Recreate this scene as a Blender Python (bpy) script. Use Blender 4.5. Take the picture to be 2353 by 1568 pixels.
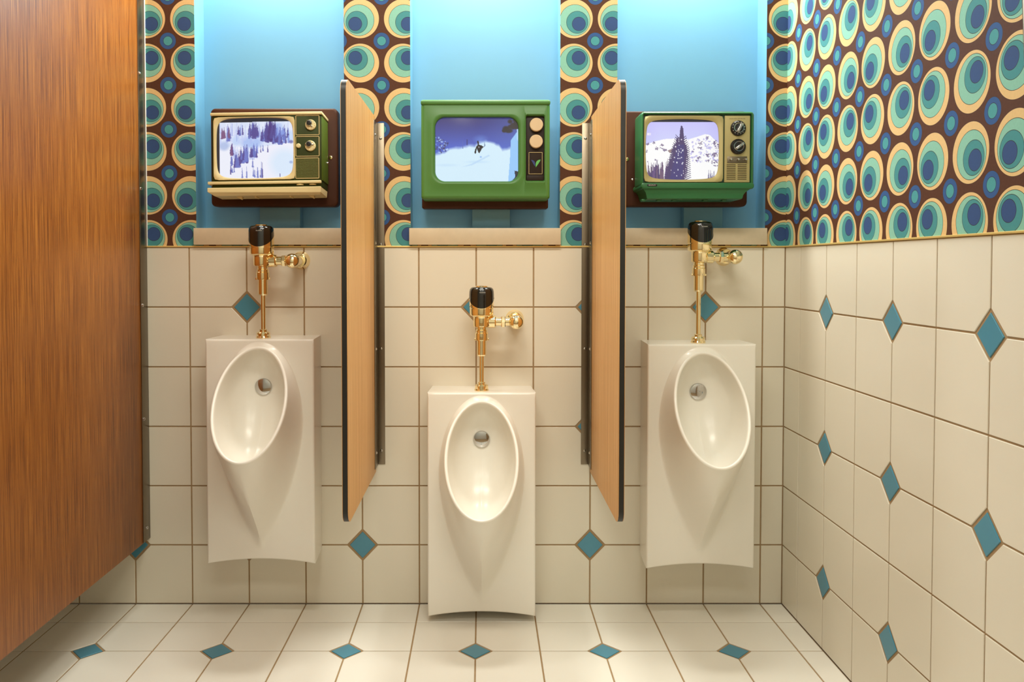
import bpy, bmesh, math, random
import numpy as np
from mathutils import Vector, Matrix
random.seed(7)
PI = math.pi
for o in list(bpy.data.objects):
    bpy.data.objects.remove(o, do_unlink=True)
SC = bpy.context.scene
COL = SC.collection

# ------------------------------------------------------------------ camera
FPX, IMW, IMH = 1850.0, 2353.0, 1568.0
cam = bpy.data.cameras.new('camera')
cam.sensor_fit = 'HORIZONTAL'; cam.sensor_width = 36.0
cam.lens = 36.0 * FPX / IMW
cam.shift_x = (IMW / 2 - 1108.0) / IMW
cam.shift_y = (664.6 - IMH / 2) / IMW
cam.clip_start = 0.02
cam_o = bpy.data.objects.new('camera', cam); COL.objects.link(cam_o)
cam_o.location = (0, -2.81, 1.194)
cam_o.rotation_euler = (math.radians(90 - 1.66), 0, 0)
SC.camera = cam_o

# ------------------------------------------------------------------ world, lights, exposure
w = bpy.data.worlds.new('world'); SC.world = w; w.use_nodes = True
w.node_tree.nodes['Background'].inputs[0].default_value = (0.9, 0.75, 0.55, 1)
w.node_tree.nodes['Background'].inputs[1].default_value = 0.05
vs = SC.view_settings
vs.view_transform = 'Standard'; vs.look = 'None'; vs.gamma = 1.0; vs.use_curve_mapping = False
vs.exposure = 0.0

def area(name, loc, rot, sx, sy, power, col, spread=180):
    l = bpy.data.lights.new(name, 'AREA'); l.shape = 'RECTANGLE'; l.size = sx; l.size_y = sy
    l.energy = power; l.color = col; l.spread = math.radians(spread)
    o = bpy.data.objects.new(name, l); COL.objects.link(o); o.location = loc; o.rotation_euler = rot
    return o
NICHES = [(-0.9957, -0.479), (-0.2493, 0.2705), (0.4684, 0.9851)]
CEIL = 2.62
NICHE_TOP = 2.56
# a lamp tucked under the head of each niche, and unseen fill lights added overhead to brighten the room
for (a, b) in NICHES:
    area('niche_lamp', ((a + b) / 2, -0.035, NICHE_TOP - 0.01), (0, 0, 0), 0.40, 0.16, 17.5, (1.0, 0.98, 0.90))
for (x, y, p) in ((-0.4, -2.7, 10.5), (0.5, -2.7, 10.5)):
    area('room_fill', (x, y, CEIL - 0.03), (0, 0, 0), 0.5, 0.5, p, (1.0, 0.99, 0.90))

area('wall_fill', (0.0, -1.35, CEIL - 0.05), (math.radians(40), 0, 0), 1.2, 0.15, 11.5, (1.0, 0.965, 0.86), 130)  # unseen tilted fill light, added to brighten the back wall

# ------------------------------------------------------------------ materials
def lin(c):
    return tuple(((v / 255) / 12.92 if v / 255 <= 0.04045 else ((v / 255 + 0.055) / 1.055) ** 2.4) for v in c) + (1.0,)

class NT:
    def __init__(s, name):
        s.m = bpy.data.materials.new(name); s.m.use_nodes = True
        s.n = s.m.node_tree.nodes; s.l = s.m.node_tree.links
        s.b = s.n['Principled BSDF']
    def node(s, t, **kw):
        n = s.n.new(t)
        for k, v in kw.items(): setattr(n, k, v)
        return n
    def put(s, sock, v):
        if isinstance(v, bpy.types.NodeSocket): s.l.new(v, sock)
        else: sock.default_value = v
    def math(s, op, a, b=0.0, c=None):
        n = s.node('ShaderNodeMath', operation=op)
        s.put(n.inputs[0], a); s.put(n.inputs[1], b)
        if c is not None: s.put(n.inputs[2], c)
        return n.outputs[0]
    def mix(s, f, a, b):
        n = s.node('ShaderNodeMix', data_type='RGBA')
        s.put(n.inputs[0], f); s.put(n.inputs[6], a); s.put(n.inputs[7], b)
        return n.outputs[2]
    def coord(s, kind='Object'):
        return s.node('ShaderNodeTexCoord').outputs[kind]
    def noise(s, vec, scale, detail=3.0, sc=(1, 1, 1), rough=0.5):
        mp = s.node('ShaderNodeMapping'); mp.inputs['Scale'].default_value = sc
        s.l.new(vec, mp.inputs[0])
        n = s.node('ShaderNodeTexNoise'); n.inputs['Scale'].default_value = scale
        n.inputs['Detail'].default_value = detail; n.inputs['Roughness'].default_value = rough
        s.l.new(mp.outputs[0], n.inputs['Vector'])
        return n.outputs[0]
    def ramp(s, f, stops):
        n = s.node('ShaderNodeValToRGB'); r = n.color_ramp
        while len(r.elements) < len(stops): r.elements.new(0.5)
        for e, (p, c) in zip(r.elements, stops): e.position = p; e.color = c
        s.l.new(f, n.inputs[0]); return n.outputs[0]
    def bump(s, h, strength=0.1, dist=0.001):
        n = s.node('ShaderNodeBump'); n.inputs['Strength'].default_value = strength
        n.inputs['Distance'].default_value = dist
        s.l.new(h, n.inputs['Height']); s.l.new(n.outputs[0], s.b.inputs['Normal'])
    def base(s, v): s.put(s.b.inputs['Base Color'], v)
    def set(s, rough=0.5, metal=0.0, coat=0.0, coat_rough=0.05, spec=0.5):
        s.b.inputs['Roughness'].default_value = rough; s.b.inputs['Metallic'].default_value = metal
        s.b.inputs['Coat Weight'].default_value = coat; s.b.inputs['Coat Roughness'].default_value = coat_rough
        s.b.inputs['Specular IOR Level'].default_value = spec
        return s

def plain(name, rgb, rough=0.5, metal=0.0, coat=0.0, var=0.06, scale=30.0, bump=0.0, coat_rough=0.05):
    t = NT(name).set(rough, metal, coat, coat_rough)
    c = lin(rgb)
    d = tuple(max(0, v * (1 - var)) for v in c[:3]) + (1,)
    n = t.noise(t.coord(), scale)
    t.base(t.mix(n, d, c))
    if bump: t.bump(t.noise(t.coord(), scale * 4), bump)
    return t.m

def tile_mat(name, rgb, rough, var):
    t = NT(name).set(rough, 0, 0.25, 0.12)
    c = lin(rgb); d = tuple(v * (1 - var) for v in c[:3]) + (1,)
    rnd = t.node('ShaderNodeObjectInfo').outputs['Random']
    n = t.noise(t.coord(), 9.0, 4)
    f = t.math('ADD', t.math('MULTIPLY', rnd, 0.6), t.math('MULTIPLY', n, 0.4))
    t.base(t.mix(f, d, c)); t.bump(t.noise(t.coord(), 14.0, 2), 0.04, 0.002)
    return t.m

def wood_mat(name, dark, mid, light, fl=(150, 150, 3), rough=0.42):
    t = NT(name).set(rough, 0, 0.08, 0.25, 0.4)
    co = t.coord()
    a = t.noise(co, 1.0, 4, fl, 0.6)
    b = t.noise(co, 1.0, 2, (fl[0] * 0.13, fl[1] * 0.13, 0.5))
    c = t.noise(co, 1.0, 3, (fl[0] * 1.2, fl[1] * 1.2, 26))
    f = t.math('ADD', t.math('MULTIPLY', a, 0.82), t.math('MULTIPLY', b, 0.18))
    col = t.ramp(f, [(0.34, lin(dark)), (0.49, lin(mid)), (0.64, lin(light))])
    fleck = t.math('LESS_THAN', c, 0.35)
    t.base(t.mix(t.math('MULTIPLY', fleck, 0.45), col, lin(dark)))
    t.bump(a, 0.05, 0.0005)
    return t.m

def wallpaper_mat():
    t = NT('wallpaper_print').set(0.7, 0, 0.0, 0.05, 0.18)
    P, Q, X0, Z0 = 0.1479, 0.15238, -0.4223, 2.0484
    sep = t.node('ShaderNodeSeparateXYZ'); t.l.new(t.node('ShaderNodeUVMap').outputs[0], sep.inputs[0])
    u, v = sep.outputs[0], sep.outputs[1]
    def cell(s, o, p):
        k = t.math('DIVIDE', t.math('SUBTRACT', s, o), p)
        i = t.math('FLOOR', t.math('ADD', k, 0.5))
        loc = t.math('MULTIPLY', t.math('SUBTRACT', k, i), p)
        par = t.math('FLOORED_MODULO', i, 2.0)
        sgn = t.math('SUBTRACT', 1.0, t.math('MULTIPLY', par, 2.0))
        return t.math('MULTIPLY', loc, sgn)
    lx, lz = cell(u, X0, P), cell(v, Z0, Q)
    def dist(ox, oz, ax=lx, az=lz):
        dx = t.math('SUBTRACT', ax, ox); dz = t.math('DIVIDE', t.math('SUBTRACT', az, oz), 1.025)
        return t.math('SQRT', t.math('ADD', t.math('MULTIPLY', dx, dx), t.math('MULTIPLY', dz, dz)))
    paper = t.noise(t.coord('UV'), 160.0, 3)
    brown = t.mix(paper, lin((76, 44, 28)), lin((94, 56, 36)))
    line = lin((52, 42, 38))
    col = brown
    def disc(col, d, r, c, ow=0.0011):
        col = t.mix(t.math('LESS_THAN', d, r + ow), col, line)
        return t.mix(t.math('LESS_THAN', d, r), col, c)
    col = disc(col, dist(0, 0), 0.0652, lin((226, 188, 130)), 0.0006)
    col = disc(col, dist(-0.0036, -0.0052), 0.0517, lin((138, 192, 170)))
    col = disc(col, dist(-0.0116, -0.0123), 0.0367, lin((72, 142, 144)))
    col = disc(col, dist(-0.0170, -0.0178), 0.0225, lin((54, 80, 126)))
    ax, az = t.math('ABSOLUTE', lx), t.math('ABSOLUTE', lz)
    d = dist(P / 2, Q / 2, ax, az)
    col = disc(col, d, 0.0276, lin((52, 88, 140)), 0.0005)
    col = disc(col, d, 0.0151, lin((76, 152, 154)))
    t.base(t.mix(t.math('MULTIPLY', paper, 0.16), col, lin((70, 50, 40))))
    t.bump(t.noise(t.coord('UV'), 900.0, 2), 0.05, 0.0005)
    return t.m

def screen_mat(name, strength):
    t = NT(name).set(0.15, 0, 0.0)
    at = t.node('ShaderNodeVertexColor', layer_name='picture')
    t.base((0.01, 0.01, 0.012, 1))
    t.l.new(at.outputs[0], t.b.inputs['Emission Color']); t.b.inputs['Emission Strength'].default_value = strength
    return t.m

M = dict(
    tile=tile_mat('cream_glazed_tile', (231, 223, 204), 0.32, 0.06),
    ftile=tile_mat('cream_floor_tile', (238, 233, 220), 0.42, 0.07),
    accent=tile_mat('blue_glazed_tile', (74, 142, 166), 0.28, 0.12),
    grout=plain('brown_grout', (176, 146, 106), 0.9, var=0.3, scale=60),
    wallpaper=wallpaper_mat(),
    blue=plain('blue_wall_paint', (106, 163, 194), 0.5, var=0.05, scale=6, bump=0.04),
    plaster=plain('cream_plaster', (226, 210, 180), 0.8),
    ceiling=plain('white_ceiling_paint', (238, 232, 220), 0.85),
    rear=plain('rear_wall_paint', (232, 226, 210), 0.7),
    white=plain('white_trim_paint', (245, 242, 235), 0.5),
    stone=plain('cream_speckled_stone', (212, 194, 164), 0.35, var=0.12, scale=45, coat=0.2),
    brasstrim=plain('brass_edge_strip', (236, 204, 128), 0.45, 0.55, var=0.05),
    brass=plain('polished_brass', (255, 237, 190), 0.07, 1.0, var=0.03),
    chrome=plain('polished_chrome', (205, 205, 205), 0.08, 1.0, var=0.03),
    steel=plain('brushed_steel', (130, 118, 100), 0.36, 1.0, var=0.12, scale=14),
    blackgloss=plain('black_gloss_plastic', (16, 14, 12), 0.12, 0.0, 0.6),
    blackedge=plain('black_edge_band', (30, 28, 24), 0.45),
    porcelain=plain('white_glazed_porcelain', (243, 238, 226), 0.32, 0, 0.3, var=0.02, coat_rough=0.2),
    partwood=wood_mat('light_oak_laminate', (176, 118, 58), (204, 150, 84), (222, 172, 108), (260, 260, 2.2)),
    stallwood=wood_mat('teak_bamboo_veneer', (88, 44, 10), (142, 80, 22), (176, 112, 42), (360, 360, 5.0)),
    boardbrown=plain('brown_painted_board', (72, 40, 23), 0.45, var=0.15, scale=8),
    olive=plain('olive_green_plastic', (50, 58, 14), 0.55, var=0.12),
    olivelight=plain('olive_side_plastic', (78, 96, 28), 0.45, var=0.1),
    grille=plain('pale_olive_grille', (122, 126, 62), 0.5),
    creamplastic=plain('cream_plastic', (232, 214, 158), 0.4, var=0.08),
    gold=plain('gold_metal', (206, 182, 126), 0.4, 0.3),
    tubeglass=plain('dark_tube_glass', (30, 33, 36), 0.12),
    green=plain('bright_green_paint', (74, 124, 54), 0.45, var=0.12, scale=10),
    emerald=plain('emerald_green_plastic', (44, 108, 60), 0.35, var=0.1, scale=10),
    darkgreen=plain('dark_green_recess', (24, 58, 34), 0.5),
    darkbrown=plain('dark_brown_panel', (46, 34, 28), 0.5),
    beigeknob=plain('beige_knob_face', (214, 186, 146), 0.45, var=0.1),
    metalpanel=plain('champagne_metal_panel', (188, 172, 118), 0.38, 0.35, var=0.08),
    slot=plain('dark_slot', (74, 58, 30), 0.7),
    blackknob=plain('black_knob_plastic', (24, 22, 20), 0.35),
    leafgreen=plain('green_emblem_ink', (92, 178, 84), 0.5),
    leafblue=plain('blue_emblem_ink', (34, 48, 112), 0.5),
    whiteink=plain('white_lettering_ink', (226, 222, 208), 0.5),
    darkink=plain('dark_lettering_ink', (110, 96, 62), 0.6),
)

for k in ('olive', 'olivelight', 'boardbrown', 'darkbrown'):
    M[k].node_tree.nodes['Principled BSDF'].inputs['Specular IOR Level'].default_value = 0.18

# ------------------------------------------------------------------ mesh helpers
def link(name, me, mat, parent=None, loc=None, rot=None):
    if mat is not None and not me.materials: me.materials.append(mat)
    o = bpy.data.objects.new(name, me); COL.objects.link(o)
    if parent is not None: o.parent = parent
    if loc is not None: o.location = loc
    if rot is not None: o.rotation_euler = rot
    return o
def mesh(name, v, f, mat, parent=None, smooth=None, **kw):
    me = bpy.data.meshes.new(name); me.from_pydata([tuple(p) for p in v], [], f)
    bm = bmesh.new(); bm.from_mesh(me); bmesh.ops.recalc_face_normals(bm, faces=bm.faces); bm.to_mesh(me); bm.free()
    if smooth is not None:
        me.shade_smooth(); me.set_sharp_from_angle(angle=math.radians(smooth))
    return link(name, me, mat, parent, **kw)
def from_bm(name, bm, mat, parent=None, smooth=40, **kw):
    bmesh.ops.recalc_face_normals(bm, faces=bm.faces)
    me = bpy.data.meshes.new(name); bm.to_mesh(me); bm.free()
    if smooth is not None:
        me.shade_smooth(); me.set_sharp_from_angle(angle=math.radians(smooth))
    return link(name, me, mat, parent, **kw)
def box_bm(lo, hi, bev=0.0, seg=2, bm=None):
    own = bmesh.new()
    bmesh.ops.create_cube(own, size=1.0)
    for v in own.verts:
        v.co = Vector(((lo[i] + hi[i]) / 2 + v.co[i] * (hi[i] - lo[i]) for i in range(3)))
    if bev: bmesh.ops.bevel(own, geom=list(own.edges), offset=bev, segments=seg, affect='EDGES', profile=0.5)
    if bm is None: return own
    tmp = bpy.data.meshes.new('tmp'); own.to_mesh(tmp); own.free(); bm.from_mesh(tmp); bpy.data.meshes.remove(tmp)
    return bm
def box(name, lo, hi, mat, parent=None, bev=0.0, seg=2, **kw):
    return from_bm(name, box_bm(lo, hi, bev, seg), mat, parent, **kw)
def tag(o, label=None, cat=None, group=None, kind=None):
    if label: o['label'] = label
    if cat: o['category'] = cat
    if group: o['group'] = group
    if kind: o['kind'] = kind
    return o
def empty(name, loc, rot=(0, 0, 0)):
    o = bpy.data.objects.new(name, None); COL.objects.link(o); o.location = loc; o.rotation_euler = rot
    o.empty_display_size = 0.05
    return o
def lathe_vf(prof, seg=32, axis='Z', origin=(0, 0, 0)):
    """prof: list of (r, h); h along the axis"""
    v, f = [], []
    n = len(prof)
    for i in range(seg):
        a = 2 * PI * i / seg
        for (r, h) in prof:
            p = (r * math.cos(a), r * math.sin(a), h)
            if axis == 'X': p = (h, r * math.cos(a), r * math.sin(a))
            if axis == 'Y': p = (r * math.cos(a), h, r * math.sin(a))
            v.append((p[0] + origin[0], p[1] + origin[1], p[2] + origin[2]))
    for i in range(seg):
        j = (i + 1) % seg
        for k in range(n - 1):
            f.append((i * n + k, j * n + k, j * n + k + 1, i * n + k + 1))
    for k in (0, n - 1):
        if prof[k][0] > 1e-5: f.append(tuple(i * n + k for i in range(seg)))
    return v, f
def lathe(name, prof, mat, parent=None, seg=32, axis='Z', origin=(0, 0, 0), smooth=35, **kw):
    v, f = lathe_vf(prof, seg, axis, origin)
    o = mesh(name, v, f, mat, parent, smooth, **kw)
    bm = bmesh.new(); bm.from_mesh(o.data); bmesh.ops.remove_doubles(bm, verts=bm.verts, dist=1e-6); bm.to_mesh(o.data); bm.free()
    return o
def rrect(x0, x1, z0, z1, r, n=6):
    pts = []
    for (cx, cz, a0) in ((x1 - r, z1 - r, 0), (x0 + r, z1 - r, PI / 2), (x0 + r, z0 + r, PI), (x1 - r, z0 + r, 1.5 * PI)):
        for i in range(n + 1):
            a = a0 + PI / 2 * i / n
            pts.append((cx + r * math.cos(a), cz + r * math.sin(a)))
    return pts
def prism(name, pts, y0, y1, mat, parent=None, bev=0.0, smooth=35, **kw):
    """outline in x,z extruded from y0 (back) to y1 (front)"""
    n = len(pts)
    cx = sum(p[0] for p in pts) / n; cz = sum(p[1] for p in pts) / n
    hw = max(abs(p[0] - cx) for p in pts); hh = max(abs(p[1] - cz) for p in pts)
    rings = [(y0, 0), (y1 + bev, 0)]
    if bev:
        for a in (30, 60, 90): rings.append((y1 + bev * (1 - math.sin(math.radians(a))), bev * (1 - math.cos(math.radians(a)))))
    v = []
    for (y, ins) in rings:
        for (px, pz) in pts:
            v.append((cx + (px - cx) * (1 - ins / hw), y, cz + (pz - cz) * (1 - ins / hh)))
    f = [tuple(range(n))]
    for k in range(len(rings) - 1):
        for i in range(n):
            j = (i + 1) % n
            f.append((k * n + i, k * n + j, (k + 1) * n + j, (k + 1) * n + i))
    f.append(tuple((len(rings) - 1) * n + i for i in range(n)))
    return mesh(name, v, f, mat, parent, smooth, **kw)
def rings_vf(rings, close=False):
    n = len(rings[0]); v = [p for r in rings for p in r]; f = []
    for k in range(len(rings) - 1):
        for i in range(n):
            j = (i + 1) % n
            f.append((k * n + i, k * n + j, (k + 1) * n + j, (k + 1) * n + i))
    return v, f
def text_mesh(name, body, size, mat, parent, width=None, loc=(0, 0, 0), bend=None):
    cu = bpy.data.curves.new(name, 'FONT'); cu.body = body; cu.size = size; cu.align_x = 'CENTER'; cu.align_y = 'CENTER'
    cu.extrude = 0.0; cu.resolution_u = 3
    to = bpy.data.objects.new('tmp_text', cu); COL.objects.link(to)
    dg = bpy.context.evaluated_depsgraph_get(); dg.update()
    me = bpy.data.meshes.new_from_object(to.evaluated_get(dg))
    bpy.data.objects.remove(to, do_unlink=True); bpy.data.curves.remove(cu)
    xs = [v.co.x for v in me.vertices]; k = (width / (max(xs) - min(xs))) if width else 1.0
    for v in me.vertices:
        x, z = v.co.x * k, v.co.y
        y = 0.0
        if bend: y = bend - math.sqrt(max(0, bend * bend - x * x))
        v.co = (x, y, z)
    me.name = name
    return link(name, me, mat, parent, loc=loc)

# ------------------------------------------------------------------ the room shell
TP, RP = 0.2003, 0.20987           # tile pitch across and up
X0T = -1.0225                      # a joint on the back wall
XR = 1.0575                        # plane of the right wall
TOP = 6 * RP                       # top of the tiling
GAP = 0.0024
HX, HZ = 0.0445, 0.0470            # half diagonals of the accent tile
CX, CZ = 0.0535, 0.0560            # where the corner of a tile is cut

def wall_slab(name, lo, hi, mat, kind='structure'):
    return tag(box(name, lo, hi, mat), kind=kind)

wall_back = wall_slab('wall_back', (-2.6, 0.0026, 0.0), (XR + 0.12, 0.12, TOP), M['grout'])
wall_right = wall_slab('wall_right', (XR + 0.0026, -3.4, 0.0), (XR + 0.12, 0.0026, TOP), M['grout'])
floor = wall_slab('floor', (-2.6, -3.4, -0.10), (XR + 0.0026, 0.0026, -0.0026), M['grout'])
wall_left = wall_slab('wall_left', (-2.7, -3.4, 0.0), (-2.6, 0.12, CEIL), M['plaster'])
wall_front = wall_slab('wall_front', (-2.6, -3.5, 0.0), (XR + 0.12, -3.4, CEIL), M['rear'])
ceiling = wall_slab('ceiling', (-2.7, -3.5, CEIL), (XR + 0.12, 0.14, CEIL + 0.1), M['ceiling'])

# --- tiles: every grid square touches one accent tile, so one corner is cut away
_cache = {}
def tile_data(surface, w, h, corner, cu, cv, mat):
    key = (surface, round(w, 4), round(h, 4), corner, mat.name)
    if key in _cache: return _cache[key]
    a, b = w / 2 - GAP, h / 2 - GAP
    P = [(-a, -b), (a, -b), (a, b), (-a, b)]
    if corner is not None:
        su, sv = corner
        out = []
        for (x, y) in P:
            if (x > 0) == (su > 0) and (y > 0) == (sv > 0):
                p1 = (su * (w / 2 - cu), y); p2 = (x, sv * (h / 2 - cv))
                nxt = [p1, p2] if (su * sv < 0) else [p2, p1]
                out += nxt
            else: out.append((x, y))
        P = out
    return _make_tile(surface, P, mat, key)
def _make_tile(surface, P, mat, key):
    n = len(P)
    cx = sum(p[0] for p in P) / n; cy = sum(p[1] for p in P) / n
    lev = [(0.0, -0.0030), (0.0, -0.0009), (0.0011, 0.0)]
    v = []
    for (ins, hgt) in lev:
        for (x, y) in P:
            d = math.hypot(x - cx, y - cy); k = 1 - ins * 1.3 / d
            uu, vv = cx + (x - cx) * k, cy + (y - cy) * k
            if surface == 'back': v.append((uu, -hgt, vv))
            elif surface == 'right': v.append((-hgt, -uu, vv))
            else: v.append((uu, vv, hgt))
    f = []
    for k in range(2):
        for i in range(n):
            j = (i + 1) % n
            f.append((k * n + i, k * n + j, (k + 1) * n + j, (k + 1) * n + i))
    f.append(tuple(2 * n + i for i in range(n)))
    me = bpy.data.meshes.new('tile_' + surface); me.from_pydata(v, [], f)
    bm = bmesh.new(); bm.from_mesh(me)
    bmesh.ops.recalc_face_normals(bm, faces=bm.faces)
    want = {'back': Vector((0, -1, 0)), 'right': Vector((-1, 0, 0)), 'floor': Vector((0, 0, 1))}[surface]
    bm.faces.ensure_lookup_table()
    if bm.faces[len(bm.faces) - 1].normal.dot(want) < 0: bmesh.ops.reverse_faces(bm, faces=bm.faces)
    bm.to_mesh(me); bm.free()
    me.materials.append(mat); _cache[key] = me
    return me
def lay(surface, parent, us, vs_, is_dia, at, mat, cu, cv, hu, hv):
    for i in range(len(us) - 1):
        for j in range(len(vs_) - 1):
            u0, u1, v0, v1 = us[i], us[i + 1], vs_[j], vs_[j + 1]
            corner = None
            for (a, su) in ((i, -1), (i + 1, 1)):
                for (b, sv) in ((j, -1), (j + 1, 1)):
                    if is_dia(a, b): corner = (su, sv)
            if (u1 - u0) < 0.09 and corner is not None and abs(u1 - u0) < cu + 0.01: corner = None
            me = tile_data(surface, u1 - u0, v1 - v0, corner, cu, cv, mat)
            o = bpy.data.objects.new('tile', me); COL.objects.link(o); o.parent = parent
            o.location = at((u0 + u1) / 2, (v0 + v1) / 2)
    key = (surface, 'accent')
    for i in range(1, len(us) - 1):
        for j in range(1, len(vs_) - 1):
            if is_dia(i, j):
                me = _cache.get(key) or _make_tile(surface, [(-hu, 0), (0, -hv), (hu, 0), (0, hv)], M['accent'], key)
                o = bpy.data.objects.new('accent_tile', me); COL.objects.link(o); o.parent = parent
                o.location = at(us[i], vs_[j])
cols = [X0T + TP * k for k in range(-5, 11)] + [XR]
rows = [RP * j for j in range(7)]
lay('back', wall_back, cols, rows, lambda i, j: i % 2 == 0 and i < len(cols) - 1 and j % 2 == 1, lambda u, v: (u, 0, v), M['tile'], CX, CZ, HX, HZ)
rc = [0.0, 0.135] + [0.135 + TP * k for k in range(1, 10)]
lay('right', wall_right, rc, rows, lambda i, j: i % 2 == 0 and i > 0 and j % 2 == 1, lambda u, v: (XR, -u, v), M['tile'], CX, CZ, HX, HZ)
fr = sorted([0.0, -0.147] + [-0.147 - TP * k for k in range(1, 9)])
nfr = len(fr)
lay('floor', floor, cols, fr, lambda i, j: i % 2 == 0 and i < len(cols) - 1 and (nfr - 1 - j) % 2 == 0 and 0 < j < nfr - 1, lambda u, v: (u, v, 0), M['ftile'], CX, CX, HX * 1.03, HX * 1.03)

# --- wallpaper, cut round the three niches, and the painted niches
def uvmesh(name, quads, mat, parent):
    v, f, uv = [], [], []
    for q in quads:
        b = len(v)
        for (p, t) in q: v.append(p); uv.append(t)
        f.append(tuple(range(b, b + len(q))))
    me = bpy.data.meshes.new(name); me.from_pydata(v, [], f)
    l = me.uv_layers.new(name='UVMap')
    for lp in me.loops: l.data[lp.index].uv = uv[lp.vertex_index]
    return link(name, me, mat, parent)
def bq(x0, x1, z0, z1):
    return [((x, 0.0, z), (x, z)) for (x, z) in ((x0, z0), (x1, z0), (x1, z1), (x0, z1))]
SILL_T, SILL_B = 1.3245, 1.2668
q = [bq(-2.6, XR, TOP, SILL_T - 0.01)]
edge = -2.6
for (a, b) in NICHES:
    q.append(bq(edge, a, SILL_T - 0.01, CEIL)); q.append(bq(a, b, NICHE_TOP, CEIL)); edge = b
q.append(bq(edge, XR, SILL_T - 0.01, CEIL))
uvmesh('wallpaper', q, M['wallpaper'], wall_back)
UO = 1.0546 - 0.0205
def rq(pts): return [((XR, y, z), (UO - y, z)) for (y, z) in pts]
ye = lambda z: -1.2165 - (1.715 - z) * 0.078     # the paper's slightly crooked cut edge
uvmesh('wallpaper', [rq([(0, TOP), (0, CEIL), (ye(CEIL), CEIL), (ye(TOP), TOP)])], M['wallpaper'], wall_right)
tag(box('trim_3', (XR + 0.0015, -3.4, TOP + 0.004), (XR + 0.05, -1.12, CEIL), M['white']), kind='structure')
NB = 0.095
box('upper_wall', (-2.6, NB + 0.004, TOP), (XR + 0.12, 0.12, CEIL), M['plaster'], wall_back)
box('upper_wall', (XR + 0.052, -3.4, TOP), (XR + 0.12, 0.12, CEIL), M['plaster'], wall_right)
for (a, b) in NICHES:
    z0, z1 = SILL_T - 0.012, NICHE_TOP
    v = [(a, 0, z0), (a, NB, z0), (b, NB, z0), (b, 0, z0), (a, 0, z1), (a, NB, z1), (b, NB, z1), (b, 0, z1)]
    f = [(0, 1, 5, 4), (1, 2, 6, 5), (2, 3, 7, 6), (4, 5, 6, 7), (0, 1, 2, 3)]
    mesh('niche_lining', v, f, M['blue'], wall_back)
# brass strips along the top of the tiling
tag(box('trim_1', (-2.6, -0.0045, TOP - 0.001), (XR, 0.004, TOP + 0.0042), M['brasstrim'], bev=0.001), kind='structure')
tag(box('trim_2', (XR - 0.0045, -3.4, TOP - 0.001), (XR + 0.004, -0.0045, TOP + 0.0042), M['brasstrim'], bev=0.001), kind='structure')

# ------------------------------------------------------------------ ledges and cable covers in the niches
PLACE = ['left', 'middle', 'right']
led = ['cream stone ledge under the niche of the olive-green television',
       'cream stone ledge under the niche of the bright green television',
       'cream speckled stone ledge under the emerald television, nearest the right wall']
cov = ['blue painted cable cover below the olive television, dim and greyish',
       'blue painted cable cover below the bright green television in the middle niche',
       'blue painted cable cover below the emerald television']
cx_cov = [(-0.788, -0.645), (-0.0355, 0.0987), (0.714, 0.8513)]
for k, (a, b) in enumerate(NICHES):
    o = box('stone_ledge', (a - 0.0035, -0.02, SILL_B), (b + 0.0015, NB - 0.001, SILL_T), M['stone'], bev=0.0012)
    tag(o, led[k], 'ledge', 'stone ledges under the television niches')
    c0, c1 = cx_cov[k]
    o = box('cable_cover', (c0, 0.048, SILL_T), (c1, NB - 0.0005, 1.60), M['blue'], bev=0.002)
    tag(o, cov[k], 'cover', 'painted cable covers in the niches')

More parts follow.
